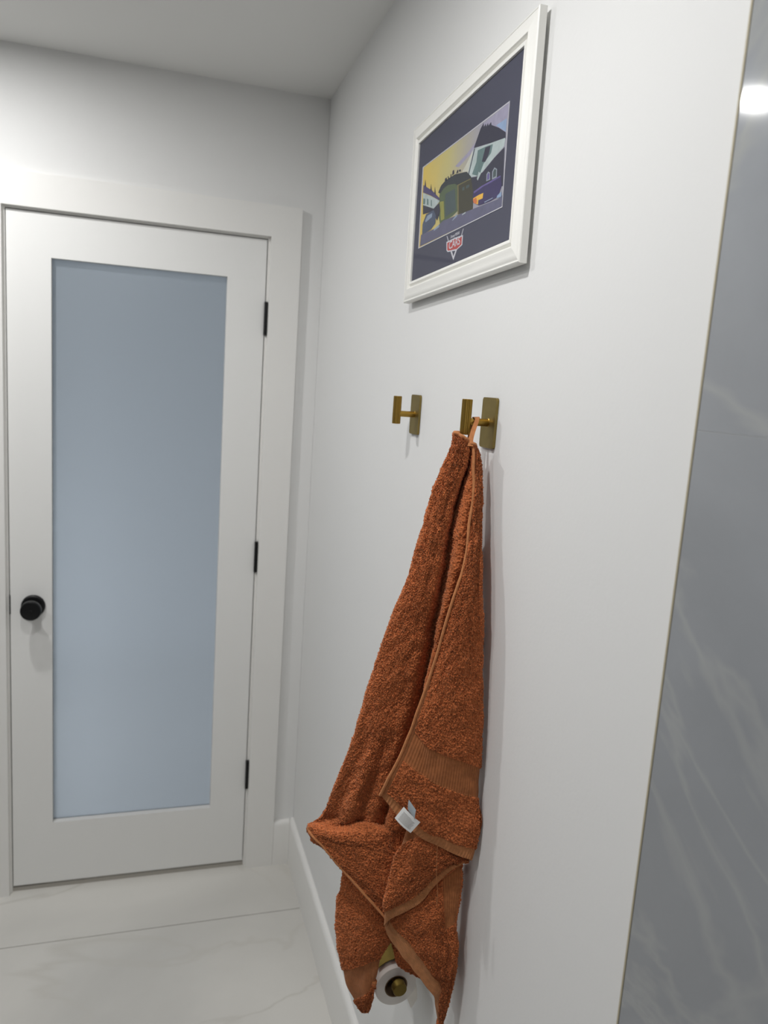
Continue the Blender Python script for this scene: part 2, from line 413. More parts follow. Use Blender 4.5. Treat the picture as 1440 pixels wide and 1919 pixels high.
# ------------------------------------------------------------------ towel: control nets in 0.1 mm, world space
TOWEL = {
 'A': [
  [(-349,-13414,15742),(-335,-13409,15730),(-320,-13404,15718),(-305,-13399,15706),(-290,-13393,15694),(-275,-13388,15682),(-260,-13383,15671),(-250,-13311,15664),(-272,-13229,15656)],
  [(-313,-13465,15580),(-301,-13468,15578),(-287,-13466,15576),(-272,-13460,15573),(-254,-13451,15570),(-235,-13437,15567),(-213,-13419,15563),(-199,-13337,15555),(-216,-13247,15546)],
  [(-314,-13517,15346),(-302,-13530,15347),(-286,-13533,15348),(-267,-13528,15348),(-244,-13516,15348),(-218,-13496,15346),(-187,-13467,15344),(-168,-13374,15333),(-182,-13277,15321)],
  [(-331,-13604,14996),(-320,-13626,14999),(-302,-13634,15001),(-279,-13631,15001),(-251,-13616,14999),(-217,-13590,14996),(-178,-13550,14991),(-149,-13438,14975),(-155,-13325,14958)],
  [(-376,-13689,14631),(-360,-13715,14619),(-338,-13728,14604),(-310,-13729,14587),(-277,-13718,14568),(-239,-13696,14547),(-195,-13661,14523),(-166,-13550,14502),(-172,-13437,14480)],
  [(-434,-13780,14221),(-416,-13819,14218),(-389,-13839,14210),(-356,-13844,14199),(-316,-13834,14185),(-270,-13809,14168),(-214,-13766,14146),(-118,-13509,14088),(-80,-13299,14040)],
  [(-530,-13861,13788),(-500,-13915,13780),(-459,-13947,13766),(-411,-13960,13748),(-353,-13953,13724),(-287,-13928,13695),(-210,-13881,13660),(-114,-13627,13590),(-80,-13429,13535)],
  [(-638,-13880,13388),(-590,-13957,13370),(-530,-14006,13345),(-461,-14033,13312),(-381,-14036,13272),(-290,-14018,13225),(-186,-13973,13169),(-90,-13722,13087),(-80,-13577,13041)],
  [(-762,-13855,12766),(-692,-13955,12754),(-610,-14024,12732),(-517,-14066,12700),(-412,-14083,12658),(-295,-14074,12606),(-163,-14035,12542),(-80,-13815,12456),(-80,-13693,12410)],
  [(-887,-13819,12180),(-794,-13946,12178),(-688,-14036,12160),(-570,-14097,12131),(-439,-14129,12088),(-295,-14132,12033),(-133,-14102,11961),(-80,-13947,11892),(-80,-13826,11841)],
  [(-1013,-13768,11631),(-894,-13913,11622),(-762,-14021,11601),(-620,-14099,11572),(-466,-14148,11536),(-299,-14169,11491),(-115,-14156,11432),(-80,-14039,11374),(-80,-13919,11317)],
  [(-1070,-13742,11381),(-939,-13893,11229),(-823,-13990,11156),(-665,-14083,11096),(-490,-14151,11047),(-302,-14191,10984),(-106,-14192,10890),(-80,-14094,10836),(-80,-13974,10773)],
  [(-1201,-13674,10897),(-1038,-13830,10789),(-867,-13956,10688),(-691,-14057,10601),(-508,-14134,10539),(-316,-14189,10481),(-102,-14223,10427),(-80,-14133,10374),(-80,-14013,10306)],
  [(-1307,-13617,10586),(-1140,-13775,10453),(-959,-13908,10325),(-767,-14021,10230),(-569,-14111,10156),(-350,-14188,10090),(-80,-14281,10020),(-80,-14236,9992),(-80,-14118,9921)],
  [(-1396,-13562,10307),(-1212,-13711,10194),(-1000,-13855,9971),(-786,-13981,9783),(-563,-14098,9731),(-333,-14199,9652),(-101,-14277,9603),(-80,-14189,9544),(-80,-14069,9466)],
  [(-1425,-13537,10215),(-1264,-13663,10037),(-1057,-13801,9819),(-844,-13928,9658),(-605,-14060,9569),(-375,-14166,9476),(-131,-14262,9418),(-80,-14113,9313),(-80,-13991,9233)],
 ],
 'BC': [
  [(-508,-13270,15859),(-569,-13304,15858),(-599,-13346,15860),(-569,-13390,15843),(-532,-13417,15822),(-489,-13431,15798),(-441,-13432,15771),(-305,-13229,15727),(-375,-13443,15725),(-332,-13462,15707),(-265,-13355,15668)],
  [(-505,-13237,15679),(-572,-13286,15680),(-607,-13341,15684),(-577,-13409,15669),(-535,-13448,15652),(-482,-13461,15633),(-418,-13449,15613),(-258,-13216,15573),(-334,-13437,15585),(-290,-13451,15580),(-209,-13350,15556)],
  [(-553,-13165,15467),(-631,-13239,15472),(-674,-13315,15478),(-636,-13396,15463),(-586,-13442,15444),(-523,-13459,15423),(-448,-13447,15398),(-274,-13207,15350),(-345,-13469,15361),(-273,-13484,15343),(-180,-13375,15325)],
  [(-603,-13040,15187),(-700,-13165,15200),(-759,-13282,15213),(-719,-13374,15202),(-665,-13428,15186),(-598,-13448,15167),(-517,-13435,15143),(-335,-13188,15090),(-389,-13511,15112),(-272,-13535,15092),(-165,-13417,15061)],
  [(-696,-13010,14855),(-792,-13134,14872),(-850,-13252,14888),(-805,-13357,14890),(-745,-13421,14885),(-670,-13448,14875),(-581,-13438,14859),(-390,-13188,14806),(-438,-13563,14848),(-287,-13586,14833),(-160,-13463,14798)],
  [(-776,-13022,14477),(-871,-13146,14498),(-927,-13263,14519),(-882,-13378,14520),(-819,-13448,14513),(-742,-13476,14498),(-648,-13465,14476),(-451,-13208,14407),(-493,-13608,14477),(-325,-13631,14475),(-169,-13517,14454)],
  [(-844,-13020,14128),(-938,-13143,14154),(-994,-13260,14179),(-943,-13379,14190),(-876,-13454,14192),(-793,-13488,14185),(-695,-13482,14169),(-496,-13232,14100),(-535,-13645,14184),(-357,-13669,14181),(-174,-13573,14152)],
  [(-917,-13017,13837),(-1010,-13140,13867),(-1065,-13256,13894),(-1009,-13390,13900),(-936,-13475,13894),(-847,-13516,13877),(-741,-13514,13850),(-533,-13265,13760),(-579,-13679,13864),(-407,-13692,13866),(-191,-13617,13847)],
  [(-990,-13006,13457),(-1082,-13128,13491),(-1136,-13244,13522),(-1076,-13380,13527),(-1000,-13469,13518),(-908,-13514,13498),(-800,-13518,13466),(-591,-13274,13362),(-646,-13678,13477),(-489,-13681,13476),(-227,-13644,13445)],
  [(-1090,-12956,13123),(-1181,-13077,13160),(-1233,-13191,13195),(-1157,-13340,13200),(-1067,-13441,13192),(-962,-13500,13171),(-842,-13518,13137),(-623,-13291,13024),(-687,-13672,13144),(-550,-13668,13140),(-249,-13666,13115)],
  [(-1255,-12841,12455),(-1343,-12960,12499),(-1393,-13073,12540),(-1290,-13241,12590),(-1174,-13365,12624),(-1045,-13446,12643),(-902,-13487,12647),(-663,-13287,12564),(-734,-13623,12684),(-628,-13615,12677),(-294,-13657,12680)],
  [(-1359,-12766,11946),(-1445,-12883,11995),(-1494,-12995,12040),(-1376,-13174,12096),(-1248,-13310,12134),(-1109,-13405,12156),(-955,-13461,12162),(-709,-13278,12070),(-779,-13564,12193),(-699,-13562,12198),(-336,-13650,12198)],
  [(-1439,-12709,11442),(-1524,-12823,11496),(-1571,-12934,11546),(-1443,-13113,11604),(-1307,-13254,11646),(-1160,-13359,11672),(-1002,-13428,11682),(-756,-13268,11588),(-822,-13529,11704),(-753,-13532,11702),(-379,-13642,11709)],
  [(-1523,-12649,10967),(-1607,-12761,11024),(-1653,-12870,11078),(-1518,-13042,11132),(-1380,-13191,11176),(-1229,-13291,11196),(-1072,-13373,11207),(-833,-13234,11109),(-876,-13486,11222),(-795,-13511,11219),(-423,-13632,11232)],
  [(-1596,-12596,10618),(-1679,-12707,10679),(-1724,-12815,10735),(-1584,-12971,10780),(-1452,-13141,10834),(-1290,-13212,10836),(-1139,-13311,10854),(-911,-13198,10760),(-939,-13447,10874),(-848,-13487,10872),(-476,-13615,10888)],
  [(-1673,-12540,10312),(-1754,-12650,10375),(-1798,-12757,10433),(-1649,-12902,10473),(-1520,-13102,10543),(-1344,-13143,10527),(-1195,-13263,10555),(-972,-13175,10468),(-994,-13414,10578),(-904,-13459,10574),(-534,-13592,10612)],
  [(-1747,-12477,9968),(-1827,-12585,10034),(-1870,-12691,10095),(-1715,-12824,10127),(-1592,-13053,10216),(-1404,-13061,10179),(-1260,-13203,10219),(-1046,-13141,10141),(-1057,-13375,10262),(-961,-13431,10274),(-590,-13572,10289)],
  [(-1831,-12405,9656),(-1911,-12512,9723),(-1952,-12617,9786),(-1788,-12744,9815),(-1664,-12999,9920),(-1465,-12990,9869),(-1319,-13152,9920),(-1108,-13115,9852),(-1113,-13340,9964),(-1018,-13402,9970),(-647,-13550,9980)],
  [(-1921,-12420,9381),(-1987,-12480,9422),(-2018,-12546,9464),(-1847,-12677,9500),(-1721,-12949,9623),(-1515,-12939,9573),(-1368,-13117,9640),(-1157,-13099,9584),(-1151,-13330,9704),(-1043,-13401,9714),(-705,-13526,9696)],
  [(-1982,-12365,9217),(-2043,-12401,9245),(-2068,-12448,9276),(-1887,-12582,9305),(-1751,-12866,9429),(-1540,-12877,9382),(-1390,-13081,9459),(-1182,-13101,9417),(-1172,-13333,9540),(-1060,-13408,9553),(-736,-13522,9531)],
  [(-2153,-12286,9080),(-2171,-12321,9103),(-2192,-12373,9137),(-2024,-12600,9206),(-1815,-12779,9283),(-1642,-12933,9375),(-1445,-13123,9460),(-1235,-13325,9466),(-1118,-13414,9461),(-1040,-13454,9449),(-741,-13560,9424)],
  [(-2221,-12234,8987),(-2244,-12294,9031),(-2275,-12427,9120),(-2094,-12683,9159),(-1889,-12880,9209),(-1682,-13040,9294),(-1458,-13193,9354),(-1235,-13354,9353),(-1116,-13435,9343),(-1035,-13466,9326),(-733,-13565,9297)],
  [(-2249,-12214,8887),(-2268,-12296,8950),(-2268,-12452,9056),(-2095,-12710,9080),(-1892,-12916,9118),(-1685,-13076,9185),(-1458,-13222,9231),(-1231,-13366,9239),(-1112,-13447,9230),(-1031,-13479,9212),(-725,-13570,9178)],
  [(-2206,-12343,8824),(-2201,-12444,8894),(-2192,-12590,8996),(-1921,-12850,9045),(-1651,-13084,9080),(-1379,-13288,9096),(-1172,-13420,9096),(-1019,-13508,9089),(-920,-13560,9083),(-864,-13589,9079),(-751,-13551,9009)],
  [(-2060,-12454,8758),(-2071,-12543,8824),(-2087,-12670,8918),(-1841,-12910,8947),(-1595,-13126,8963),(-1346,-13311,8960),(-1156,-13431,8946),(-1014,-13509,8929),(-923,-13556,8917),(-871,-13582,8909),(-761,-13542,8835)],
  [(-1920,-12560,8661),(-1942,-12641,8716),(-1972,-12757,8795),(-1755,-12975,8813),(-1537,-13169,8819),(-1314,-13334,8805),(-1142,-13439,8782),(-1015,-13507,8760),(-932,-13548,8744),(-885,-13570,8734),(-779,-13527,8657)],
  [(-1726,-12727,8470),(-1749,-12807,8527),(-1781,-12918,8605),(-1608,-13098,8623),(-1433,-13257,8628),(-1252,-13389,8615),(-1112,-13472,8593),(-1007,-13525,8571),(-939,-13556,8556),(-900,-13573,8546),(-802,-13529,8471)],
  [(-1584,-12855,8336),(-1608,-12933,8394),(-1640,-13041,8472),(-1501,-13191,8484),(-1358,-13322,8484),(-1210,-13429,8468),(-1095,-13495,8444),(-1008,-13536,8422),(-951,-13559,8406),(-919,-13572,8396),(-827,-13529,8322)],
  [(-1374,-13033,8142),(-1399,-13110,8201),(-1432,-13211,8277),(-1338,-13318,8286),(-1241,-13410,8284),(-1138,-13483,8269),(-1057,-13525,8247),(-996,-13550,8227),(-956,-13564,8213),(-933,-13572,8205),(-849,-13530,8134)],
  [(-1239,-13155,8019),(-1265,-13231,8079),(-1297,-13326,8153),(-1234,-13401,8158),(-1168,-13464,8156),(-1097,-13513,8142),(-1040,-13540,8123),(-997,-13555,8106),(-969,-13563,8094),(-953,-13567,8087),(-877,-13528,8021)],
  [(-1093,-13285,7883),(-1120,-13360,7943),(-1150,-13445,8011),(-1118,-13480,8013),(-1083,-13510,8011),(-1046,-13532,8003),(-1017,-13545,7993),(-994,-13551,7984),(-979,-13555,7977),(-971,-13557,7974),(-904,-13525,7917)],
 ],
 'D': [
  [(-848,-13458,9504),(-936,-13545,9567),(-1007,-13686,9662),(-913,-13759,9723),(-768,-13853,9702),(-602,-13944,9631),(-444,-14009,9563),(-280,-14061,9486),(-125,-14091,9414)],
  [(-908,-13432,9214),(-995,-13517,9279),(-1067,-13663,9381),(-952,-13758,9546),(-788,-13871,9643),(-609,-13969,9602),(-449,-14028,9530),(-282,-14073,9457),(-123,-14092,9387)],
  [(-988,-13390,9008),(-1074,-13475,9075),(-1147,-13626,9183),(-975,-13772,9330),(-795,-13900,9391),(-622,-13996,9431),(-454,-14060,9452),(-290,-14097,9429),(-129,-14108,9380)],
  [(-1035,-13371,8622),(-1120,-13454,8691),(-1194,-13610,8807),(-1036,-13752,8939),(-867,-13877,9066),(-691,-13978,9175),(-508,-14053,9283),(-314,-14108,9349),(-131,-14127,9365)],
  [(-1059,-13371,8328),(-1144,-13452,8398),(-1215,-13599,8513),(-1042,-13746,8686),(-854,-13883,8867),(-695,-13972,9026),(-516,-14049,9190),(-334,-14102,9302),(-134,-14146,9360)],
  [(-1069,-13381,8038),(-1153,-13461,8109),(-1219,-13594,8217),(-1103,-13682,8340),(-950,-13783,8485),(-798,-13867,8672),(-644,-13933,8900),(-434,-14025,9172),(-141,-14161,9362)],
  [(-1072,-13376,7783),(-1156,-13455,7855),(-1220,-13583,7963),(-1124,-13655,8126),(-918,-13799,8333),(-739,-13905,8543),(-589,-13972,8819),(-384,-14066,9121),(-136,-14175,9348)],
 ],
 'E': [
  [(-1145,-13436,7975),(-1102,-13505,8096),(-885,-13700,8458),(-653,-13840,8772),(-409,-13941,9053),(-152,-14008,9308),(-94,-13846,9194),(-80,-13699,9097)],
  [(-1168,-13436,7843),(-1109,-13518,8011),(-896,-13709,8358),(-669,-13846,8658),(-429,-13944,8925),(-176,-14009,9165),(-118,-13848,9050),(-88,-13666,8925)],
  [(-1089,-13494,7642),(-1021,-13589,7859),(-837,-13779,8170),(-634,-13908,8427),(-417,-13994,8648),(-183,-14043,8839),(-126,-13884,8720),(-97,-13704,8590)],
  [(-932,-13631,7453),(-866,-13725,7738),(-728,-13884,7991),(-569,-13984,8193),(-394,-14042,8359),(-203,-14065,8496),(-147,-13908,8374),(-119,-13731,8240)],
  [(-798,-13731,7298),(-725,-13825,7593),(-625,-13947,7804),(-505,-14019,7971),(-371,-14057,8108),(-224,-14066,8220),(-169,-13911,8095),(-143,-13735,7957)],
  [(-658,-13836,7147),(-583,-13925,7410),(-503,-14024,7565),(-406,-14082,7683),(-296,-14112,7776),(-176,-14119,7849),(-122,-13966,7719),(-95,-13793,7578)],
  [(-535,-13910,6993),(-451,-14000,7237),(-397,-14072,7334),(-330,-14112,7401),(-253,-14131,7448),(-167,-14132,7478),(-113,-13982,7345),(-88,-13810,7200)],
  [(-425,-13974,6872),(-348,-14052,7080),(-325,-14095,7110),(-293,-14114,7118),(-252,-14117,7111),(-205,-14107,7091),(-199,-14056,7046),(-221,-13983,6988)],
  [(-392,-13979,6695),(-336,-14034,6810),(-319,-14065,6825),(-296,-14080,6824),(-267,-14086,6814),(-234,-14082,6794),(-232,-14038,6755),(-257,-13972,6702)],
  [(-347,-14002,6481),(-319,-14029,6520),(-310,-14045,6527),(-297,-14053,6528),(-282,-14057,6523),(-264,-14056,6514),(-269,-14025,6487),(-301,-13973,6446)],
  [(-312,-14018,6321),(-303,-14028,6328),(-299,-14036,6335),(-294,-14040,6338),(-288,-14042,6339),(-281,-14042,6337),(-290,-14021,6320),(-327,-13979,6289)],
 ],
 'F': [
  [(-1561,-12482,8426),(-1642,-12582,8502),(-1692,-12706,8590),(-1552,-12853,8516),(-1410,-12984,8434),(-1264,-13095,8339),(-1112,-13187,8230),(-956,-13265,8112),(-924,-13143,8018),(-932,-13021,7931)],
  [(-1576,-12459,7916),(-1656,-12556,7995),(-1708,-12687,8093),(-1566,-12851,8095),(-1421,-12993,8083),(-1269,-13109,8052),(-1109,-13198,8001),(-943,-13267,7935),(-909,-13136,7833),(-917,-13015,7745)],
  [(-1618,-12413,7612),(-1698,-12508,7693),(-1750,-12642,7797),(-1599,-12820,7832),(-1445,-12973,7849),(-1284,-13096,7844),(-1115,-13189,7816),(-938,-13259,7771),(-902,-13124,7664),(-910,-13003,7575)],
  [(-1619,-12417,7285),(-1698,-12511,7368),(-1751,-12648,7478),(-1603,-12831,7548),(-1451,-12987,7598),(-1291,-13108,7622),(-1122,-13197,7618),(-944,-13260,7595),(-907,-13121,7483),(-916,-13001,7393)],
  [(-1582,-12451,6858),(-1661,-12542,6942),(-1714,-12677,7056),(-1585,-12844,7164),(-1451,-12986,7251),(-1309,-13094,7311),(-1158,-13169,7343),(-999,-13219,7354),(-963,-13082,7240),(-972,-12962,7148)],
  [(-1533,-12492,6610),(-1612,-12581,6695),(-1664,-12709,6807),(-1555,-12853,6916),(-1442,-12974,7007),(-1322,-13066,7072),(-1193,-13129,7113),(-1057,-13170,7134),(-1024,-13037,7023),(-1035,-12918,6929)],
  [(-1467,-12545,6337),(-1547,-12633,6424),(-1598,-12755,6534),(-1509,-12875,6637),(-1416,-12976,6732),(-1317,-13052,6819),(-1211,-13101,6899),(-1100,-13132,6970),(-1069,-13004,6861),(-1081,-12885,6767)],
  [(-1397,-12602,6055),(-1477,-12689,6143),(-1526,-12804,6251),(-1453,-12904,6355),(-1376,-12988,6450),(-1294,-13051,6537),(-1206,-13092,6616),(-1114,-13116,6686),(-1085,-12994,6580),(-1098,-12876,6483)],
  [(-1281,-12693,5846),(-1362,-12778,5936),(-1411,-12887,6041),(-1362,-12960,6140),(-1311,-13021,6234),(-1254,-13064,6322),(-1193,-13089,6404),(-1128,-13100,6482),(-1102,-12984,6378),(-1115,-12866,6280)],
  [(-1242,-12812,5806),(-1310,-12857,5859),(-1348,-12929,5930),(-1317,-12982,6002),(-1284,-13024,6065),(-1245,-13053,6114),(-1203,-13069,6150),(-1157,-13074,6176),(-1143,-12991,6102),(-1166,-12902,6029)],
  [(-1202,-12948,5804),(-1255,-12947,5813),(-1277,-12970,5838),(-1265,-12990,5858),(-1251,-13007,5874),(-1236,-13018,5886),(-1219,-13025,5892),(-1201,-13027,5895),(-1203,-12990,5862),(-1238,-12935,5820)],
 ],
 'G': [
  [(-1000,-13068,7757),(-744,-13294,7886),(-484,-13491,7992),(-210,-13664,8079)],
  [(-942,-13115,7404),(-689,-13338,7509),(-432,-13533,7593),(-161,-13704,7655)],
  [(-887,-13177,7162),(-642,-13395,7222),(-392,-13584,7260),(-128,-13751,7276)],
  [(-836,-13236,6979),(-609,-13440,7001),(-376,-13617,7001),(-129,-13772,6978)],
  [(-803,-13270,6901),(-598,-13458,6861),(-386,-13620,6800),(-159,-13760,6715)],
 ],
}


def cr_weights(n, sub):
    """Catmull-Rom matrix: n control points -> samples (sub[i] steps on segment i), plus the segment/fraction of each sample"""
    rows, seg, fr = [], [], []
    for i in range(n - 1):
        m = sub[i] + (1 if i == n - 2 else 0)
        for k in range(m):
            t = k / sub[i]; w = np.zeros(n)
            c = (-0.5 * t ** 3 + t * t - 0.5 * t, 1.5 * t ** 3 - 2.5 * t * t + 1, -1.5 * t ** 3 + 2 * t * t + 0.5 * t, 0.5 * t ** 3 - 0.5 * t * t)
            for q, cc in zip((i - 1, i, i + 1, i + 2), c):
                if q < 0: w[0] += 2 * cc; w[1] -= cc
                elif q >= n: w[n - 1] += 2 * cc; w[n - 2] -= cc
                else: w[q] += cc
            rows.append(w); seg.append(i); fr.append(t)
    return np.array(rows), np.array(seg), np.array(fr)


def blur(a, k=1):
    for _ in range(k):
        b = np.pad(a, 1, mode='edge')
        a = (b[:-2, 1:-1] + b[2:, 1:-1] + b[1:-1, :-2] + b[1:-1, 2:] + 2 * b[1:-1, 1:-1]) / 6
    return a


def coarse(shape, step):
    """smooth random field whose features are about step samples wide"""
    h, w = shape; gh, gw = h // step + 4, w // step + 4
    g = rng.standard_normal((gh, gw))
    yy = np.arange(h) / step + 1; xx = np.arange(w) / step + 1
    y0 = yy.astype(int); x0 = xx.astype(int); fy = (yy - y0)[:, None]; fx = (xx - x0)[None, :]
    fy = fy * fy * (3 - 2 * fy); fx = fx * fx * (3 - 2 * fx)
    a = g[y0][:, x0]; b = g[y0][:, x0 + 1]; c = g[y0 + 1][:, x0]; d = g[y0 + 1][:, x0 + 1]
    return a * (1 - fy) * (1 - fx) + b * (1 - fy) * fx + c * fy * (1 - fx) + d * fy * fx


RES = 0.00105
OUT = np.array((-0.45, -1.0, 0.25))


def drape(key, classify, thick=0.0045, wrinkle=0.0014):
    """one sheet of the towel: returns {class: (verts, faces, uvs)}; class 0 is terry pile"""
    P = np.array(TOWEL[key], float) * 1e-4
    nv, nu = P.shape[:2]
    lv = np.linalg.norm(np.diff(P, axis=0), axis=2).max(1); lu = np.linalg.norm(np.diff(P, axis=1), axis=2).max(0)
    Wv, sv, fv = cr_weights(nv, [max(2, int(math.ceil(x / RES))) for x in lv])
    Wu, su, fu = cr_weights(nu, [max(2, int(math.ceil(x / RES))) for x in lu])
    S = np.einsum('ai,bj,ijc->abc', Wv, Wu, P)
    h, w = S.shape[:2]

    def normals(S):
        du = np.gradient(S, axis=1); dv = np.gradient(S, axis=0)
        N = np.cross(du, dv); N /= np.linalg.norm(N, axis=2, keepdims=True) + 1e-12
        return -N if (N[h // 2, w // 2] @ OUT) < 0 else N
    N = normals(S)
    # broad wrinkles, fading at the borders of the net
    S = S + N * (wrinkle * (0.7 * coarse((h, w), 44) + 0.5 * coarse((h, w), 19)))[..., None]
    N = normals(S)
    for ax in (0, 1):
        N = np.stack([blur(N[..., k], 2) for k in range(3)], 2)
    N /= np.linalg.norm(N, axis=2, keepdims=True) + 1e-12
    cls = classify(sv[:, None] + np.zeros((1, w), int), fv[:, None] + np.zeros((1, w)), su[None, :] + np.zeros((h, 1), int), fu[None, :] + np.zeros((h, 1)))
    pile = blur((cls == 0).astype(float), 1)
    white = rng.standard_normal((h, w))
    tuft = 0.0008 * blur(white, 1) + 0.00034 * white + 0.0002 * coarse((h, w), 3) + 0.0004 * coarse((h, w), 9)
    front = S + N * (pile * (0.0016 + tuft))[..., None]
    for c_ in range(3): front[..., c_] += pile * 0.0004 * rng.standard_normal((h, w))
    back = S - N * thick + N * (-(pile * 0.5 * (0.001 + np.roll(tuft, 5, 1))))[..., None]
    front[..., 0] = np.minimum(front[..., 0], -0.003); back[..., 0] = np.minimum(back[..., 0], -0.002)
    idx = np.arange(h * w).reshape(h, w); nb = h * w
    q = np.stack([idx[:-1, :-1], idx[:-1, 1:], idx[1:, 1:], idx[1:, :-1]], -1)
    fc = cls[:-1, :-1]
    us = np.cumsum(np.r_[0, np.linalg.norm(np.diff(S[h // 2], axis=0), axis=1)])
    vs2 = np.cumsum(np.r_[0, np.linalg.norm(np.diff(S[:, w // 2], axis=0), axis=1)])
    UV = np.stack(np.broadcast_arrays(us[None, :], vs2[:, None]), -1).reshape(-1, 2)
    V = np.concatenate([front.reshape(-1, 3), back.reshape(-1, 3)]); UV = np.concatenate([UV, UV])
    res = {}
    for c in np.unique(fc):
        msk = fc == c
        f = q[msk]; faces = [f, f[:, ::-1] + nb]
        mp = np.pad(msk, 1)
        core = mp[1:-1, 1:-1]
        for nbm, (i0, i1) in ((mp[:-2, 1:-1], (0, 1)), (mp[2:, 1:-1], (2, 3)), (mp[1:-1, :-2], (3, 0)), (mp[1:-1, 2:], (1, 2))):
            e = core & ~nbm; g = q[e]
            a, b = g[:, i0], g[:, i1]
            faces.append(np.stack([b, a, a + nb, b + nb], -1))
        F = np.concatenate(faces)
        used = np.unique(F); remap = np.full(2 * nb, -1); remap[used] = np.arange(len(used))
        res[int(c)] = (V[used], remap[F], UV[used])
    return res, S


def np_mesh(name, V, F, UV=None):
    me = bpy.data.meshes.new(name)
    me.vertices.add(len(V)); me.vertices.foreach_set('co', V.astype(np.float32).ravel())
    me.loops.add(F.size); me.loops.foreach_set('vertex_index', F.astype(np.int32).ravel())
    me.polygons.add(len(F)); me.polygons.foreach_set('loop_start', np.arange(0, F.size, 4, dtype=np.int32))
    me.polygons.foreach_set('use_smooth', np.ones(len(F), bool))
    if UV is not None:
        l = me.uv_layers.new(name='UVMap'); l.data.foreach_set('uv', UV[F.ravel()].astype(np.float32).ravel())
    me.update(calc_edges=True)
    return me


Z = lambda sv: np.zeros(sv.shape, int)


def cA(sv, fv, su, fu):
    c = Z(sv); c[sv == 11] = 2; c[sv >= 14] = 1
    c[(su == 0) & (fu < 0.26) & (sv > 8)] = 3
    return c


def cD(sv, fv, su, fu):
    c = Z(sv); c[sv == 0] = 2; c[sv >= 5] = 1; return c


def cE(sv, fv, su, fu):
    c = Z(sv); c[su == 0] = 1; c[(su == 4) & (sv >= 1) & (sv <= 3)] = 2; return c


def cF(sv, fv, su, fu):
    c = Z(sv); c[(sv == 6) | (sv == 7)] = 2; return c


sheets = {k: drape(k, c) for k, c in (('A', cA), ('BC', lambda *a: Z(a[0])), ('D', cD), ('E', cE), ('F', cF), ('G', lambda *a: Z(a[0])))}
Vs, Fs, base = [], [], 0
for k, (r, S) in sheets.items():
    V, F, UV = r[0]; Vs.append(V); Fs.append(F + base); base += len(V)
towel = link('towel', np_mesh('towel', np.concatenate(Vs), np.concatenate(Fs)), M['terry'])
tag(towel, 'rust orange terry bath towel hanging by its loop from the nearer brass hook', 'towel')
for k, (r, S) in sheets.items():
    for c, (V, F, UV) in r.items():
        if c: link({1: 'hem', 2: 'woven_band', 3: 'edge_binding'}[c], np_mesh('band', V, F, UV), M['band' if c == 2 else 'hem'], towel)


def edge_line(S, rowcol, idx, step=6):
    pts = S[:, idx] if rowcol == 'u' else S[idx, :]
    return [Vector(p) for p in pts[::step]]


SA, SB = sheets['A'][1], sheets['BC'][1]
obj('edge_binding', tube_mesh([p + Vector((-0.0022, -0.0026, 0.0003)) for p in edge_line(SA, 'u', 0)], 0.0023, 8), M['hem'], towel, True)
obj('edge_binding', tube_mesh([p + Vector((0, -0.0012, 0.0012)) for p in edge_line(SB, 'v', 0, 3)], 0.0026, 8), M['hem'], towel, True)
PB = np.array(TOWEL['BC'], float) * 1e-4
flap_pts = PB[21:, 2]
Wf, _, _ = cr_weights(len(flap_pts), [8] * (len(flap_pts) - 1))
obj('edge_binding', tube_mesh([Vector(p) + Vector((-0.0016, -0.0022, -0.0006)) for p in Wf @ flap_pts], 0.0025, 8), M['hem'], towel, True)

# hanging loop of woven tape: over the hook's post and down both sides
lp = [(-0.0400, -1.3500, 1.569), (-0.0380, -1.3455, 1.580), (-0.0315, -1.3385, 1.595), (-0.0268, -1.3350, 1.605), (-0.0250, -1.3315, 1.6100), (-0.0245, -1.3260, 1.6113),
      (-0.0245, -1.3205, 1.6095), (-0.0250, -1.3180, 1.600), (-0.0290, -1.3220, 1.588), (-0.0370, -1.3370, 1.574), (-0.0395, -1.3440, 1.568)]
Wl, _, _ = cr_weights(len(lp), [5] * (len(lp) - 1)); lp = [Vector(p) for p in Wl @ np.array(lp)]
bm = bmesh.new(); rings = []
for i, p in enumerate(lp):
    s = i / (len(lp) - 1); hw = 0.0043 - 0.0012 * math.sin(math.pi * s) ** 0.5 + (0.0012 if 0.38 < s < 0.6 else 0)
    d = (lp[min(i + 1, len(lp) - 1)] - lp[max(i - 1, 0)]).normalized()
    wd = Vector((0.92, -0.30, 0.1)); wd = (wd - d * wd.dot(d)).normalized(); nn = wd.cross(d)
    rings.append([bm.verts.new(p + wd * a + nn * b) for a, b in ((-hw, -.0005), (hw, -.0005), (hw, .0005), (-hw, .0005))])
for a, b in zip(rings[:-1], rings[1:]):
    for k in range(4): bm.faces.new((a[k], a[(k + 1) % 4], b[(k + 1) % 4], b[k]))
bm.faces.new(rings[0][::-1]); bm.faces.new(rings[-1])
obj('hanging_loop', bm, M['hem'], towel)


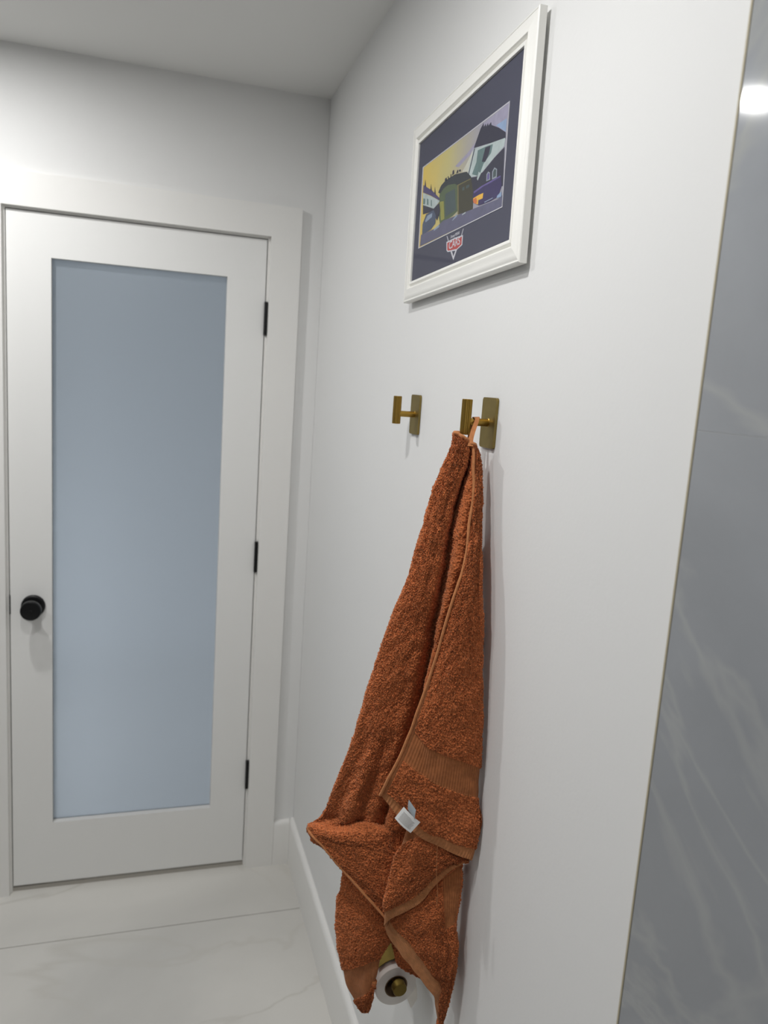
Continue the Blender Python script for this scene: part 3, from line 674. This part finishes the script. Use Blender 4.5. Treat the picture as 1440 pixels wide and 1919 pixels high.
def sheet4(name, q, m, sag, t=0.0004, n=8, parent=None):
    """a small curled fabric label between four corners a,b,c,d"""
    a, b, c, d = [Vector(p) for p in q]; nn = (b - a).cross(d - a).normalized()
    if nn.dot(Vector(OUT)) < 0: nn = -nn
    bm = bmesh.new(); G = []
    for s in (0, 1):
        G.append([[bm.verts.new((a * (1 - u) + b * u) * (1 - v) + (d * (1 - u) + c * u) * v + nn * (sag(u, v) - s * t)) for u in [i / n for i in range(n + 1)]] for v in [j / n for j in range(n + 1)]])
    for j in range(n):
        for i in range(n):
            bm.faces.new((G[0][j][i], G[0][j][i + 1], G[0][j + 1][i + 1], G[0][j + 1][i]))
            bm.faces.new((G[1][j + 1][i], G[1][j + 1][i + 1], G[1][j][i + 1], G[1][j][i]))
    for i in range(n):
        bm.faces.new((G[0][0][i + 1], G[0][0][i], G[1][0][i], G[1][0][i + 1])); bm.faces.new((G[0][n][i], G[0][n][i + 1], G[1][n][i + 1], G[1][n][i]))
        bm.faces.new((G[0][i][0], G[0][i + 1][0], G[1][i + 1][0], G[1][i][0])); bm.faces.new((G[0][i + 1][n], G[0][i][n], G[1][i][n], G[1][i + 1][n]))
    return obj(name, bm, m, parent, True), (a, b, c, d, nn)


LAB1 = [(-0.1289, -1.3884, 1.0019), (-0.1182, -1.3954, 1.0234), (-0.0961, -1.4121, 1.0055), (-0.1073, -1.4047, 0.9847)]
LAB2 = [(-0.1127, -1.4001, 1.0369), (-0.1021, -1.4080, 1.0247), (-0.1001, -1.4047, 1.0024), (-0.1104, -1.3971, 1.0148)]
THREAD = [(-0.0641, -1.4100, 0.9608), (-0.0635, -1.4109, 0.9399), (-0.0623, -1.4112, 0.9130), (-0.0580, -1.4118, 0.8856), (-0.0560, -1.4089, 0.8585)]

sag1 = lambda u, v: 0.0025 * math.sin(math.pi * v)
lab, (a, b, c, d, nn) = sheet4('care_label', LAB1, M['label'], sag1, parent=towel)
lab['label'] = 'white care label with lines of fine print'
bm = bmesh.new()
for k in range(9):                              # illegible lines of fine print
    u0 = 0.16 + 0.075 * k
    v = 0.14 + 0.03 * (k % 3 == 1); e = 0.86 - 0.05 * (k % 4 == 2) - 0.22 * (k == 8)
    while v < e:
        l = random.uniform(0.05, 0.15)
        for (ua, ub) in ((u0, u0 + 0.028),):
            qs = []
            for (uu, vv) in ((ua, v), (ub, v), (ub, min(e, v + l)), (ua, min(e, v + l))):
                qs.append(bm.verts.new((a * (1 - uu) + b * uu) * (1 - vv) + (d * (1 - uu) + c * uu) * vv + nn * (sag1(uu, vv) + 0.00012)))
            bm.faces.new(qs)
        v += l + 0.03
fp = obj('fine_print', bm, M['ink'], lab); fp['kind'] = 'stuff'
lab2, _ = sheet4('size_label', LAB2, M['label_grey'], lambda u, v: 0.003 * math.sin(math.pi * v) + 0.002 * u, parent=towel)
lab2['label'] = 'small greyish folded size label'
obj('loose_thread', tube_mesh(THREAD, 0.0004, 5), M['hem'], towel)


# ------------------------------------------------------------------ brass hooks
def rounded_plate(bm, x0, x1, yc, zc, w, h, r):
    out = []
    for cx, cz, a0 in ((w / 2 - r, h / 2 - r, 0), (-w / 2 + r, h / 2 - r, 90), (-w / 2 + r, -h / 2 + r, 180), (w / 2 - r, -h / 2 + r, 270)):
        for k in range(6):
            t = math.radians(a0 + 18 * k); out.append((yc + cx + r * math.cos(t), zc + cz + r * math.sin(t)))
    A = [bm.verts.new((x0, y, z)) for y, z in out]; B = [bm.verts.new((x1, y, z)) for y, z in out]
    n = len(out)
    for i in range(n): bm.faces.new((A[i], A[(i + 1) % n], B[(i + 1) % n], B[i]))
    bm.faces.new(A[::-1]); bm.faces.new(B)
    return bm


def make_hook(y, z, label):
    r = tag(empty('wall_hook', (0, y, z)), label, 'hook', group='pair of brass wall hooks')
    obj('back_plate', rounded_plate(bmesh.new(), -0.0002, -0.0045, 0, 0, 0.0500, 0.0760, 0.005), M['brass_plate'], r, True, bevel=0.0006, seg=1)
    obj('post', lathe(bmesh.new(), (-0.0043, 0, 0), (-1, 0, 0), [(0, .0075), (.001, .0058), (.034, .0058)], 24), M['brass'], r, True)
    obj('cross_bar', lathe(bmesh.new(), (-0.0405, 0, -0.0195), (0, 0, 1), [(0, .0066), (.0008, .0074), (.0522, .0074), (.053, .0066)], 96, flute=(16, 0.09)), M['brass'], r, False)
    return r


hook = make_hook(-0.982, 1.5985, 'empty brass T-bar wall hook farther from the tiled wall')
h2 = hook.copy(); COL.objects.link(h2); h2.location = (0, -1.326, 1.604)
h2['label'] = 'brass T-bar wall hook holding the orange towel'
for ch in list(hook.children):
    c2 = ch.copy(); COL.objects.link(c2); c2.parent = h2

# ------------------------------------------------------------------ framed picture
TH = 0.025
pic = tag(empty('framed_picture'), 'white framed street print with navy mat hanging above the hooks', 'picture')
ca, sa = math.cos(TH), math.sin(TH)
pic.matrix_world = Matrix(((0, 0, -1, 0), (-ca, sa, 0, -1.1532), (sa, ca, 0, 1.9839), (0, 0, 0, 1)))
FW, FH, W0 = 0.2535, 0.1635, 0.006
PROF = [(0.0, 0.0060), (0.0, 0.0165), (0.0012, 0.0178), (0.0026, 0.0180), (0.0034, 0.0172), (0.0044, 0.0172), (0.0056, 0.0180), (0.0130, 0.0184), (0.0190, 0.0196), (0.0222, 0.0204),
        (0.0240, 0.0202), (0.0252, 0.0186), (0.0262, 0.0150), (0.0290, 0.0146), (0.0304, 0.0168), (0.0316, 0.0188), (0.0350, 0.0188), (0.0362, 0.0182), (0.0364, 0.0148), (0.0364, 0.0060)]
for side in range(4):
    bm = bmesh.new(); ends = []
    for e in (-1, 1):
        row = []
        for d, w in PROF:
            A, B = FW - d, FH - d
            row.append(bm.verts.new({0: (e * A, B, w), 1: (e * A, -B, w), 2: (A, e * B, w), 3: (-A, e * B, w)}[side]))
        ends.append(row)
    n = len(PROF)
    for i in range(n): bm.faces.new((ends[0][i], ends[0][(i + 1) % n], ends[1][(i + 1) % n], ends[1][i]))
    bm.faces.new(ends[0][::-1]); bm.faces.new(ends[1])
    obj('frame_rail', bm, M['white_frame'], pic, True)
SU, SV = FW - 0.0365, FH - 0.0365
box('backing_board', (-SU, -SV, 0.0062), (SU, SV, 0.0100), M['backing'], pic)
for u in (-1, 1):
    for v in (-1, 1):
        obj('bumper', lathe(bmesh.new(), (u * (FW - 0.02), v * (FH - 0.02), 0.0002), (0, 0, 1), [(0, .005), (.0045, .0055), (.0062, .0055)], 16), M['black'], pic, True)
box('mat_board', (-SU, -SV, 0.0101), (SU, SV, 0.0150), M['mat_board'], pic)

ART = [
 (0,[(-1852,-681),(1772,-733),(1750,685),(-1890,768)]),
 (1,[(-235,352),(286,417),(693,514),(780,592),(811,426),(615,378),(264,342),(-67,293)]),
 (11,[(109,177),(313,274),(503,410),(420,96)]),
 (1,[(797,677),(1750,685),(1707,297),(1195,553)]),
 (12,[(1344,507),(1706,490),(1711,308)]),
 (2,[(754,639),(860,696),(890,629),(951,655),(977,602),(1035,641),(1061,589),(1151,617),(1177,565),(1447,444),(1713,298),(1724,207),(994,341),(537,420)]),
 (3,[(538,413),(995,334),(1711,225),(1693,119),(1368,51),(1062,-19),(968,-46),(731,-51),(324,26),(442,266)]),
 (4,[(709,338),(1000,307),(1281,264),(1239,150),(979,68),(839,-78),(541,25),(689,172)]),
 (2,[(1003,293),(1201,268),(1158,160),(1044,76),(904,114),(953,204)]),
 (2,[(361,23),(392,15),(594,397),(557,408)]),
 (2,[(1714,101),(1758,-447),(638,-294),(326,19),(732,-58),(969,-53),(1369,44)]),
 (3,[(1015,-32),(1042,83),(1151,21)]),
 (3,[(757,-97),(808,-4),(902,-55),(798,-134)]),
 (5,[(-986,109),(-870,194),(-663,231),(-209,217),(305,126),(511,-1),(574,-145),(-172,23),(-515,122),(-866,58)]),
 (6,[(-909,53),(-725,114),(-515,122),(-179,61),(-70,6),(32,-420),(-199,-456),(-784,-469),(-919,-230)]),
 (7,[(-870,-76),(-674,-105),(-578,-421),(-751,-416)]),
 (8,[(-618,0),(-163,-21),(-53,-387),(-540,-400)]),
 (9,[(-71,13),(515,-22),(653,-285),(688,-561),(43,-479)]),
 (10,[(-71,13),(497,-25),(500,-39),(-9,-9),(81,-472),(34,-470)]),
 (8,[(159,-85),(254,-91),(264,-145),(169,-136)]),
 (8,[(329,-96),(466,-105),(474,-147),(339,-149)]),
 (13,[(-1825,442),(-1327,228),(-898,-2),(-889,-49),(-1357,143),(-1823,307)]),
 (2,[(-1755,409),(-1738,523),(-1659,370)]),
 (2,[(-1414,264),(-1396,360),(-1324,212)]),
 (2,[(-1183,148),(-1173,260),(-1095,97)]),
 (3,[(-1822,302),(-1356,134),(-874,-57),(-1120,-126),(-1752,-52)]),
 (4,[(-1776,192),(-1671,160),(-1651,61),(-1780,90)]),
 (4,[(-1571,145),(-1483,109),(-1462,3),(-1558,32)]),
 (4,[(-1343,70),(-1292,50),(-1270,-62),(-1330,-41)]),
 (2,[(-1777,73),(-1166,-124),(-904,-83),(-807,-239),(-935,-378),(-1251,-159),(-1742,-102)]),
 (14,[(-1804,-669),(-1779,-463),(-1047,-493),(-616,-443),(683,-533),(1612,-598),(1763,-571),(1772,-733)]),
 (15,[(-1731,-280),(-1563,-140),(-1161,-148),(-1024,-269),(-1019,-407),(-1236,-472),(-1717,-475)]),
 (16,[(-1591,-245),(-1483,-180),(-1222,-189),(-1232,-256),(-1559,-283)]),
 (16,[(-1092,-500),(-828,-468),(-798,-511),(-1063,-528)]),
 (16,[(-205,-527),(1,-463),(28,-504),(-163,-536)]),
 (3,[(243,-521),(390,-511),(394,-532),(246,-535)]),
 (17,[(638,-294),(977,-269),(1303,-272),(1658,-281),(1724,-426),(1621,-562),(1358,-565),(925,-533),(683,-439)]),
 (18,[(668,-268),(974,-256),(1269,-264),(1648,-276),(1661,-294),(1306,-292),(1012,-281),(691,-300)]),
 (19,[(669,-369),(894,-368),(1064,-379),(1052,-457),(892,-446),(887,-511),(721,-454)]),
 (20,[(662,-387),(794,-384),(841,-448),(814,-488),(701,-443)]),
 (21,[(1141,-232),(1131,-127),(1191,-101),(1261,-135),(1291,-244)]),
 (18,[(1171,-220),(1166,-142),(1204,-123),(1241,-145),(1255,-222)]),
 (21,[(1357,-261),(1341,-143),(1412,-101),(1513,-150),(1527,-272)]),
 (8,[(1385,-242),(1376,-158),(1425,-125),(1484,-158),(1491,-244)]),
 (16,[(1124,-525),(1430,-531),(1432,-544),(1144,-540)]),
 (12,[(1586,-542),(1732,-514),(1737,-589),(1578,-577)]),
 (2,[(-685,237),(-661,267),(-593,265),(-577,224),(-626,215)]),
 (2,[(-517,217),(-544,267),(-510,266),(-475,213)]),
 (2,[(-409,211),(-412,270),(-379,264),(-376,210)]),
 (2,[(-333,235),(-326,304),(-265,303),(-246,241)]),
 (2,[(-150,216),(-99,259),(-66,248),(-66,209)]),
 (2,[(-12,209),(-34,242),(54,226),(36,199)]),
]
EMBLEM = [
 (0,[(-404,-838),(-25,-838),(338,-860),(338,-1016),(134,-1051),(97,-1063),(-314,-1019),(-375,-983)]),
 (1,[(-357,-864),(-1,-861),(296,-877),(304,-999),(105,-1040),(-288,-1002),(-334,-980)]),
 (0,[(-175,-1036),(-101,-1044),(-27,-1136),(-14,-1203)]),
 (0,[(-14,-1203),(-27,-1136),(46,-1059),(116,-1056)]),
 (0,[(-406,-738),(-381,-740),(-285,-848),(-319,-848)]),
 (0,[(327,-763),(353,-763),(280,-874),(253,-872)]),
]

PC = [(200, 176, 92), (150, 146, 168), (44, 44, 62), (170, 182, 182), (92, 116, 116), (42, 48, 54), (78, 92, 66), (138, 138, 66), (66, 80, 82), (58, 56, 42), (112, 104, 66),
      (190, 190, 178), (136, 158, 190), (74, 66, 106), (92, 92, 116), (70, 80, 102), (136, 150, 170), (52, 44, 88), (96, 84, 140), (222, 172, 64), (196, 110, 60), (134, 142, 152)]
pm = [mat('print_ink_%d' % i, srgb(*c), 0.7, noise=(70, 0.10)) for i, c in enumerate(PC)]
# the sky of the print runs from yellow to dusk violet across the paper
nt = pm[0].node_tree; b = nt.nodes['Principled BSDF']
tc = nt.nodes.new('ShaderNodeTexCoord'); sp = nt.nodes.new('ShaderNodeSeparateXYZ'); nt.links.new(tc.outputs['Object'], sp.inputs[0])
nz = nt.nodes.new('ShaderNodeTexNoise'); nz.inputs['Scale'].default_value = 22; nt.links.new(tc.outputs['Object'], nz.inputs['Vector'])
ad = nt.nodes.new('ShaderNodeMath'); ad.operation = 'MULTIPLY_ADD'; ad.inputs[1].default_value = 0.05; nt.links.new(nz.outputs['Fac'], ad.inputs[0]); nt.links.new(sp.outputs['X'], ad.inputs[2])
mr = nt.nodes.new('ShaderNodeMapRange'); mr.inputs[1].default_value = -0.17; mr.inputs[2].default_value = 0.10; nt.links.new(ad.outputs[0], mr.inputs[0])
rp = nt.nodes.new('ShaderNodeValToRGB'); rp.color_ramp.elements[0].color = srgb(214, 184, 84); rp.color_ramp.elements[1].color = srgb(150, 148, 160)
q = rp.color_ramp.elements.new(0.5); q.color = srgb(186, 176, 118)
nt.links.new(mr.outputs[0], rp.inputs['Fac']); nt.links.new(rp.outputs[0], b.inputs['Base Color'])


def print_mesh(name, polys, mats, w0, parent, step=0.000012):
    bm = bmesh.new()
    for k, (m, pl) in enumerate(polys):
        f = bm.faces.new([bm.verts.new((u * 1e-4, v * 1e-4, w0 + step * k)) for u, v in pl]); f.normal_update()
        if f.normal.z < 0: f.normal_flip()
        f.material_index = m
    bmesh.ops.triangulate(bm, faces=bm.faces)
    me = bpy.data.meshes.new(name); bm.to_mesh(me); bm.free()
    for m in mats: me.materials.append(m)
    return link(name, me, None, parent)


print_mesh('art_print', ART, pm, 0.01503, pic)
M['silver'] = mat('silver_line', srgb(196, 196, 204), 0.5)
M['badge_red'] = mat('badge_red', srgb(176, 62, 60), 0.6)
win = ART[0][1]
bm = bmesh.new(); n = 4
cu = sum(p[0] for p in win) / 4; cv = sum(p[1] for p in win) / 4
inn = [bm.verts.new((u * 1e-4, v * 1e-4, 0.0152)) for u, v in win]
outr = [bm.verts.new((u * 1e-4 + math.copysign(0.0028, u - cu), v * 1e-4 + math.copysign(0.0016, v - cv), 0.0157)) for u, v in win]
low = [bm.verts.new((v_.co.x, v_.co.y, 0.01502)) for v_ in outr]
for i in range(4):
    bm.faces.new((inn[i], inn[(i + 1) % 4], outr[(i + 1) % 4], outr[i])); bm.faces.new((outr[i], outr[(i + 1) % 4], low[(i + 1) % 4], low[i]))
obj('mat_bevel', bm, M['silver'], pic)
print_mesh('emblem', EMBLEM, [M['silver'], M['badge_red']], 0.01505, pic, 0.00003)


def words(name, s, size, loc, m, parent, sx=1.0, rot=0.0):
    cu = bpy.data.curves.new(name, 'FONT'); cu.body = s; cu.size = size; cu.align_x = 'CENTER'; cu.align_y = 'CENTER'; cu.extrude = 0.00005
    cu.offset = size * 0.012
    t = bpy.data.objects.new('t', cu); COL.objects.link(t)
    dg = bpy.context.evaluated_depsgraph_get(); me = bpy.data.meshes.new_from_object(t.evaluated_get(dg))
    bpy.data.objects.remove(t)
    o = link(name, me, None, parent); me.materials.clear(); me.materials.append(m)
    o.location = loc; o.scale = (sx, 1, 1); o.rotation_euler = (0, 0, rot)
    return o


words('lettering', 'CARS', 0.0175, (-0.0015, -0.0932, 0.01525), M['silver'], pic, 1.2)
words('lettering', 'Disney\u00b7PIXAR', 0.0066, (-0.002, -0.0795, 0.01512), M['silver'], pic, 1.05)
box('glass_sheet', (-SU, -SV, 0.0160), (SU, SV, 0.0164), M['glass'], pic)

# ------------------------------------------------------------------ toilet paper on its brass holder
ax, az = -0.066, 0.624
hold = tag(empty('toilet_paper_holder', (0, -1.18, az)), 'dull brass toilet roll holder on the wall just below the towel', 'paper holder')
hy = -1.18
obj('back_plate', rounded_plate(bmesh.new(), -0.0002, -0.005, 0.010, 0.0, 0.05, 0.076, 0.005), M['brass_plate'], hold, True)
obj('post', lathe(bmesh.new(), (-0.0048, 0.010, 0), (-1, 0, 0), [(0, .008), (.001, .0065), (.0612, .0065)], 20), M['brass'], hold, True)
obj('arm', lathe(bmesh.new(), (ax, 0.0165, 0), (0, -1, 0), [(0, .0065), (.131, .0065)], 20), M['brass'], hold, True)
obj('end_cap', lathe(bmesh.new(), (ax, -0.1145, 0), (0, -1, 0), [(0, .0105), (.001, .0122), (.0125, .0122), (.0135, .0115)], 32), M['brass_dull'], hold, True)
bm = bmesh.new(); rings = []
for k in range(17):                              # lid: from the wall out over the roll
    t = math.radians(20 + 118 * k / 16); rr = 0.0425
    rings.append([bm.verts.new((ax + (rr + e) * math.cos(t), yy, -0.009 + (rr + e) * math.sin(t))) for yy, e in ((-0.094, 0), (-0.094, .0012), (0.008, .0012), (0.008, 0))])
for a_, b_ in zip(rings[:-1], rings[1:]):
    for k in range(4): bm.faces.new((a_[k], a_[(k + 1) % 4], b_[(k + 1) % 4], b_[k]))
bm.faces.new(rings[0][::-1]); bm.faces.new(rings[-1])
obj('lid', bm, M['brass_dull'], hold, True)
bm = lathe(bmesh.new(), (ax + 0.034, 0.009, 0.018), (0, -1, 0), [(0, .004), (.08, .004)], 12)
obj('lid_hinge', bm, M['brass'], hold, True)

rc = az - 0.0105
roll = tag(obj('toilet_roll', lathe(bmesh.new(), (ax, -1.186, rc), (0, -1, 0), [(0, .0205), (0, .0375), (.0985, .0375), (.1, .0365), (.1, .0205)], 56, holed=True), M['paper'], None, True),
           'half used white toilet roll hanging below the towel', 'toilet roll')
roll_core = obj('cardboard_core', lathe(bmesh.new(), (ax, -1.1855, rc), (0, -1, 0), [(0, .0192), (0, .0207), (.101, .0207), (.101, .0192)], 40, holed=True), M['core'], roll, True)
bm = bmesh.new(); rings = []
for k in range(12):                              # loose end, torn to a point
    s = k / 11; z0 = rc - 0.004 - 0.062 * s
    x = ax + 0.0378 + 0.004 * math.sin(s * 3)
    ya, yb = -1.286 + 0.03 * max(0, s - 0.45), -1.187 - 0.02 * max(0, s - 0.45)
    rings.append([bm.verts.new((x, y, z0)) for y in (ya, yb)] + [bm.verts.new((x + 0.0004, y, z0)) for y in (yb, ya)])
for a_, b_ in zip(rings[:-1], rings[1:]):
    for k in range(4): bm.faces.new((a_[k], a_[(k + 1) % 4], b_[(k + 1) % 4], b_[k]))
bm.faces.new(rings[0][::-1]); bm.faces.new(rings[-1])
obj('loose_end', bm, M['paper'], roll, True)
